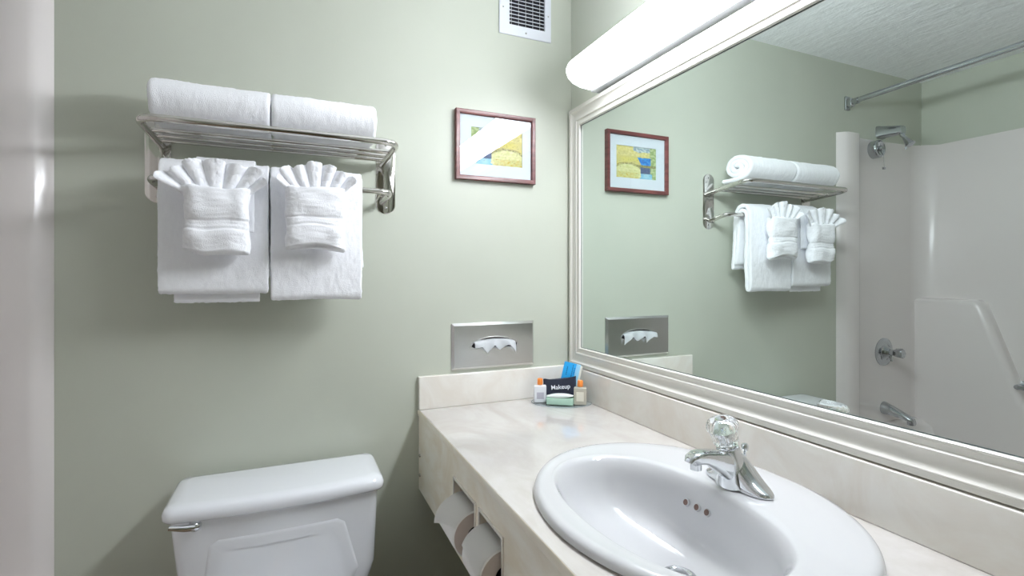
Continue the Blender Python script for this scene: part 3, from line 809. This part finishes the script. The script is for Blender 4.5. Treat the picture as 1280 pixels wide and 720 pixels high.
def washcloth(cx, ybase, zmouth, zbot, hw, label, seed, rows_):
    t = thing('washcloth_fan', label, 'washcloth', (cx, ybase, zbot), 'washcloths folded into fan pockets')
    bm = NB(); rings = []
    n = 72
    M_ = 56
    for k in range(M_ + 1):
        v = k / M_
        z = zbot + (zmouth - zbot) * v
        a = hw * (1.0 - .03 * math.sin(v * PI * 1.0) + .05 * (v - .45) ** 2 * 2)
        b = .022 + .006 * math.sin(min(1, v * 2.3) * PI) + .004 * math.sin(max(0, v - .5) * 2 * PI) + .003 * math.sin(max(0, v - .55) / .45 * PI)
        # band across the middle
        dv = abs(v - .43)
        if .05 < dv < .085: b *= .86; a *= .972
        elif dv <= .05: b *= .95; a *= .985
        if k == 0: a *= .93; b *= .35
        if k == 1: a *= .985; b *= .72; 
        if k == M_: b *= .72
        sag = -.006 * math.cos((cx) * 100)
        ring = []
        for i in range(n):
            th = 2 * PI * i / n; c_, s_ = math.cos(th), math.sin(th)
            x = cx + a * math.copysign(abs(c_) ** .55, c_); y = ybase + b * math.copysign(abs(s_) ** .8, s_)
            zz = z + (1 - v) ** 2 * .022 * noise.noise(Vector((x * 13, 0, seed))) - (1 - v) ** 2 * .005 * abs(c_) + .003 * noise.noise(Vector((x * 14, v * 3, seed + 3)))
            x += .004 * noise.noise(Vector((v * 6, s_, seed + 2)))
            ring.append(Vector((x, y, zz)))
        rings.append(ring)
    # hollow mouth
    top = rings[-1]
    rings.append([Vector((cx + (p.x - cx) * .94, ybase + (p.y - ybase) * .6, p.z - .001)) for p in top])
    rings.append([Vector((cx + (p.x - cx) * .92, ybase + (p.y - ybase) * .5, p.z - .025)) for p in top])
    loft(bm, rings)
    jitter(bm, .0016, 170, seed); jitter(bm, .006, 26, seed + 4)
    obj('pocket', bm, TERRY, t, 70)
    # fan: one corrugated cloth, lobes folded to points at the mouth
    NP, seq = rows_
    bm = NB(); rg = []
    NT, NQ = NP * 12, 16
    for k in range(NQ + 1):
        q = k / NQ
        row = []
        for i in range(NT + 1):
            u = i / NT; lobe = min(NP - 1, int(u * NP)); f = u * NP - lobe
            an, sx_, sz_ = R(176 - 168 * u), seq[0], seq[1]
            c_ = math.sin(PI * f)
            sc = .93 + .07 * c_ ** .4 + .06 * math.sin(lobe * 2.4 + seed)
            tx, tz = cx + sx_ * math.cos(an) * sc, zmouth - .004 + (sz_ * math.sin(an) + .010) * sc
            bx, bz = cx + (u - .5) * hw * 1.40, zmouth - .030
            x = bx + (tx - bx) * q; z = bz + (tz - bz) * q
            amp = .004 + .011 * q
            skew = .012 * q * (f - .5) * (1 if u < .5 else -1)
            y = ybase - .002 - amp * (c_ ** .75 - .4) + skew - .018 * (abs(u - .5) * 2) ** 3 * q * q
            row.append(Vector((x, y, z)))
        rg.append(row)
    loft(bm, rg, closed=False)
    bmesh.ops.solidify(bm, geom=bm.faces[:], thickness=.0055)
    bmesh.ops.subdivide_edges(bm, edges=bm.edges[:], cuts=1, use_grid_fill=True)
    bmesh.ops.smooth_vert(bm, verts=bm.verts[:], factor=.5, use_axis_x=True, use_axis_y=True, use_axis_z=True)
    jitter(bm, .0010, 180, seed); jitter(bm, .003, 40, seed)
    obj('fan', bm, CLOTH, t, 70)
    return t
rowsL = (7, (.122, .064))
rowsR = (7, (.098, .058))
washcloth(-1.102, -.185, 1.482, 1.328, .071, 'white washcloth folded as a fan pocket, on the left towels', 21, rowsL)
washcloth(-.8765, -.182, 1.500, 1.344, .073, 'white washcloth folded as a fan pocket, on the right bath towel', 31, rowsR)

# rolled towels on the shelf
def roll(x0, x1, zc, ry, rz, seed, label):
    cy = -.100
    path = []
    turns = 2.6
    n = 110
    th = .0185
    for i in range(n + 1):
        s = i / n
        a = -R(306) + s * turns * 2 * PI
        k = .16 + (1 - .16) * s
        path.append((cy + (ry - th / 2) * k * math.cos(a), zc + (rz - th / 2) * k * math.sin(a)))
    # tail lying flat on the rods towards the wall
    zb = zc - rz + th / 2
    path += [(cy + .02, zb), (cy + .045, zb), (-.024, zb + .001)]
    bm = strip(path, x0, x1, th, 56, .0065, seed, .004, edge=.010)
    o = obj('rolled_towel', bm, TERRY, None, 70, origin=((x0 + x1) / 2, cy, zc - rz))
    return tag(o, label, 'towel', 'rolled towels on the rack shelf')
roll(-1.248, -.986, 1.7045, .078, .058, 41, 'white rolled towel on the left half of the rack shelf')
roll(-.983, -.718, 1.7045, .078, .057, 47, 'white rolled towel on the right half of the rack shelf')

# ------------------------------------------------------------------ toilet
t = thing('toilet', 'white porcelain toilet with tank lid and chrome lever against the wall', 'toilet', (-.96, -.30, 0))
TX0, TX1 = -1.196, -.722
def tank_ring(z, x0, x1, y0, y1, bow, r=.03):
    out = []
    base = rrect(x0, y0, x1, y1, r, 6)
    for x, y in base:
        k = (x - (x0 + x1) / 2) / ((x1 - x0) / 2)
        f = max(0, (y1 - y) / (y1 - y0))
        out.append(Vector((x, y - bow * (1 - k * k) * f, z)))
    return out
def dens(ring, m=4):
    out = []
    for i, p in enumerate(ring):
        q = ring[(i + 1) % len(ring)]
        L = (q - p).length; n = max(1, int(L / .03))
        for j in range(n): out.append(p.lerp(q, j / n))
    return out
def trings(specs):
    base = rrect(0, 0, 1, 1, .08, 6)
    res = []
    for (z, x0, x1, y0, y1, bow, r) in specs:
        ring = []
        pts = rrect(x0, y0, x1, y1, r, 6)
        full = []
        for i, p in enumerate(pts):
            q = pts[(i + 1) % len(pts)]
            full.append(p)
            if i % 7 == 6:
                for j in range(1, 12): full.append((p[0] + (q[0] - p[0]) * j / 12, p[1] + (q[1] - p[1]) * j / 12))
        for x, y in full:
            k = (x - (x0 + x1) / 2) / ((x1 - x0) / 2); f = max(0, (y1 - y) / (y1 - y0))
            ring.append(Vector((x, y - bow * (1 - k * k) * f, z)))
        res.append(ring)
    return res
bm = NB()
loft(bm, trings([(.36, -1.13, -.79, -.195, -.035, .010, .04), (.375, -1.155, -.765, -.205, -.03, .012, .035), (.50, -1.178, -.728, -.213, -.028, .014, .03), (.698, TX0, TX1, -.222, -.026, .016, .022)]))
tank = obj('tank', bm, PORC, t, 50)
# raised panel on the tank front
bm = NB()
def panel(y, g, bow=.016):
    pts = []
    z0, z1 = .44, .655
    raw = [(-1.116 + g, .632 - g), (-1.096 + g, .646 - g), (-.824 - g, .646 - g), (-.806 - g, .634 - g), (-.772 - g, .50 + g), (-.80 - g, .44 + g), (-1.10 + g, .44 + g), (-1.132 + g, .50 + g)]
    P_ = []
    for i, p in enumerate(raw):
        q = raw[(i + 1) % len(raw)]
        for j in range(6): P_.append((p[0] + (q[0] - p[0]) * j / 6, p[1] + (q[1] - p[1]) * j / 6))
    for x, z in P_:
        k = (x + .959) / .237
        pts.append(Vector((x, y - bow * (1 - k * k) + (.698 - z) * .045, z)))
    return pts
loft(bm, [panel(-.219, 0), panel(-.2228, .004), panel(-.2243, .010), panel(-.2246, .03)], False, True)
obj('front_panel', bm, PORC, t, 50)
bm = NB()
loft(bm, trings([(.699, -1.198, -.718, -.224, -.024, .016, .022), (.700, -1.206, -.711, -.232, -.020, .018, .025), (.706, -1.210, -.707, -.236, -.018, .018, .026), (.718, -1.210, -.707, -.236, -.018, .018, .026), (.728, -1.206, -.711, -.232, -.022, .018, .026), (.733, -1.198, -.718, -.224, -.028, .017, .024), (.7355, -1.180, -.736, -.206, -.044, .014, .02)]))
obj('tank_lid', bm, PORC, t, 60)
bm = NB(); lathe(bm, [(0, .014), (.004, .014), (.010, .012), (.016, .006), (.017, .001)], (-1.141, -.2275, .687), (0, -1, 0), 24)
lv = obj('flush_lever', bm, CHROME, t)
bm = NB(); tube(bm, [(-1.141, -.240, .687), (-1.160, -.244, .690), (-1.175, -.246, .694), (-1.190, -.247, .698)], [.0085, .0075, .0065, .0055], 14); obj('lever_arm', bm, CHROME, lv)
# bowl, seat
def ov(z, cx, y0, y1, hw, n=40):
    cy = (y0 + y1) / 2; hl = (y1 - y0) / 2
    return [Vector((cx + hw * math.cos(a) * (1 - .15 * max(0, -math.sin(a))), cy + hl * math.sin(a), z)) for a in [2 * PI * k / n for k in range(n)]]
TC = -.959
bm = NB(); loft(bm, [ov(0, TC, -.56, -.10, .11), ov(.02, TC, -.56, -.10, .105), ov(.18, TC, -.54, -.12, .10), ov(.30, TC, -.64, -.08, .155), ov(.37, TC, -.70, -.05, .185), ov(.39, TC, -.705, -.05, .186), ov(.39, TC, -.67, -.22, .145), ov(.33, TC, -.64, -.25, .125), ov(.22, TC, -.55, -.33, .06)]); obj('bowl', bm, PORC, t, 60)
bm = NB(); loft(bm, [ov(.392, TC, -.71, -.235, .185), ov(.408, TC, -.712, -.235, .187), ov(.412, TC, -.705, -.24, .18), ov(.412, TC, -.70, -.245, .17)]); obj('seat', bm, PORC, t, 60)
bm = NB(); loft(bm, [ov(.414, TC, -.708, -.235, .184), ov(.426, TC, -.71, -.233, .186), ov(.432, TC, -.70, -.24, .176), ov(.434, TC, -.60, -.30, .10)]); obj('seat_lid', bm, PORC, t, 60)

# ------------------------------------------------------------------ amenities in the corner
TR = Matrix.Translation((-.110, -.124, .842)) @ Matrix.Rotation(R(-30), 4, 'Z')   # local x runs along the tray
def loc(*p): return TR @ Vector(p)
bm = NB()
loft(bm, [[TR @ Vector((a, b, z)) for a, b in ell(0, 0, A, B, 56)] for A, B, z in ((.094, .062, .0006), (.099, .067, .0022), (.1005, .0685, .0040), (.099, .067, .0040), (.093, .061, .0030))])
tray = tag(obj('amenity_tray', bm, TRAYG, None, 60, origin=loc(0, 0, 0)), 'clear oval tray holding toiletries in the counter corner', 'tray')
bm = NB(); rg = [TR @ Vector((a, b, .0042)) for a, b in ell(0, 0, .0998, .0678, 56)]
tube(bm, rg + rg[:1], .0011, 8, False); obj('rim', bm, TRIMG, tray)
def bottle(x, y, rot, m, label, lab):
    o = loc(x, y, .0042)
    t = thing('toiletry_bottle', label, 'bottle', o, 'small bottles on the tray')
    M = TR @ Matrix.Translation((x, y, .0042)) @ Matrix.Rotation(R(rot), 4, 'Z')
    bm = NB(); box(bm, (-.0205, -.011, 0), (.0205, .011, .056), .0035, 3)
    xf(bm, M); b = obj('bottle_body', bm, m, t, 40)
    bm = NB(); lathe(bm, [(.055, .0062), (.060, .0062)], (0, 0, 0), (0, 0, 1), 20); xf(bm, M); obj('neck', bm, m, t)
    bm = NB(); lathe(bm, [(.0585, .0085), (.060, .0092), (.077, .0088), (.0785, .0075), (.079, .001)], (0, 0, 0), (0, 0, 1), 24); xf(bm, M); obj('cap', bm, ORANGE, t)
    bm = NB(); box(bm, (-.012, -.0115, .012), (.012, -.0111, .034 if lab else .042)); xf(bm, M); obj('printed_label', bm, GREYP if lab else CREAMP, b)
bottle(-.071, -.004, 8, LOTION, 'white lotion bottle with orange cap, left on the tray', True)
bottle(.062, -.020, -4, AMBER, 'pale amber bottle with orange cap, right on the tray', False)
# navy pouch
M = TR @ Matrix.Translation((-.006, .012, .0045)) @ Matrix.Rotation(R(-8), 4, 'X')
bm = NB(); rings = []
for k in range(9):
    v = k / 8
    rings.append([Vector((a * (1 + .03 * v), b * (1 - .75 * v), .074 * v + (.006 * (a / .052) * v * v) - .004 * math.cos(a * 55) * v)) for a, b in ell(0, 0, .0535, .013, 40, 5)])
loft(bm, rings); xf(bm, M)
jitter(bm, .002, 60, 2)
t = thing('makeup_pouch', 'navy pouch lettered Makeup standing at the back of the tray', 'pouch', loc(-.006, .012, .0045))
obj('pouch', bm, NAVY, t, 60)
cu = bpy.data.curves.new('lettering', 'FONT'); cu.body = 'Makeup'; cu.size = .0205; cu.extrude = .0003; cu.align_x = 'CENTER'; cu.offset = .0002
tmp = bpy.data.objects.new('tmp', cu); C.objects.link(tmp)
dg = bpy.context.evaluated_depsgraph_get(); me = bpy.data.meshes.new_from_object(tmp.evaluated_get(dg))
bpy.data.objects.remove(tmp)
bm = NB(); bm.from_mesh(me)
xf(bm, M @ Matrix.Translation((.004, -.0118, .041)) @ Matrix.Rotation(R(6), 4, 'Y').inverted() @ Matrix.Rotation(R(84), 4, 'X'))
obj('lettering', bm, WHITEINK, t, 0)
# blue packet
M = TR @ Matrix.Translation((.012, .034, .0045)) @ Matrix.Rotation(R(-7), 4, 'X') @ Matrix.Rotation(R(13), 4, 'Y')
t = thing('blue_packet', 'blue and cream card packet leaning upright behind the navy pouch', 'packet', loc(.012, .034, .0045))
bm = NB(); box(bm, (-.030, -.004, .006), (.012, .004, .126), .001); xf(bm, M); obj('front_card', bm, BLUEP, t)
bm = NB(); box(bm, (.012, -.004, .006), (.026, .004, .126), .001); xf(bm, M); obj('pale_stripe', bm, BLUEL, t)
bm = NB(); box(bm, (.0262, -.003, .006), (.033, .003, .123), .001); xf(bm, M); obj('cream_edge', bm, CREAMP, t)
bm = NB()
random.seed(5)
for xx, z0_, z1_ in ((-.016, .083, .112), (.002, .080, .118), (.0085, .090, .112)):
    z_ = z0_
    while z_ < z1_:
        L = random.uniform(.002, .005); box(bm, (xx - .0016, -.0045, z_), (xx + .0012, -.0041, z_ + L)); z_ += L + .0016
xf(bm, M); o = obj('print_marks', bm, INK, t, 0); o['kind'] = 'stuff'
# soap box and wrapper
M = TR @ Matrix.Translation((-.004, -.028, .0045)) @ Matrix.Rotation(R(-6), 4, 'Z')
t = thing('soap_box', 'mint green soap box with white wrapped soap on top, front of tray', 'soap', loc(-.004, -.028, .0045))
bm = NB(); box(bm, (-.0435, -.013, 0), (.0435, .013, .0215), .0015); xf(bm, M); obj('box', bm, MINT, t)
bm = NB(); rings = []
for k in range(13):
    s = -1 + 2 * k / 12
    e = max(.12, (1 - abs(s) ** 2.6))
    rings.append([Vector((.0435 * s, a * (.6 + .4 * e), .0275 + b * e * .75 + .002 * s)) for a, b in ell(0, 0, .0135, .0100, 24, 2.4)])
loft(bm, rings); xf(bm, M); obj('wrapped_soap', bm, MINTW, t, 60)
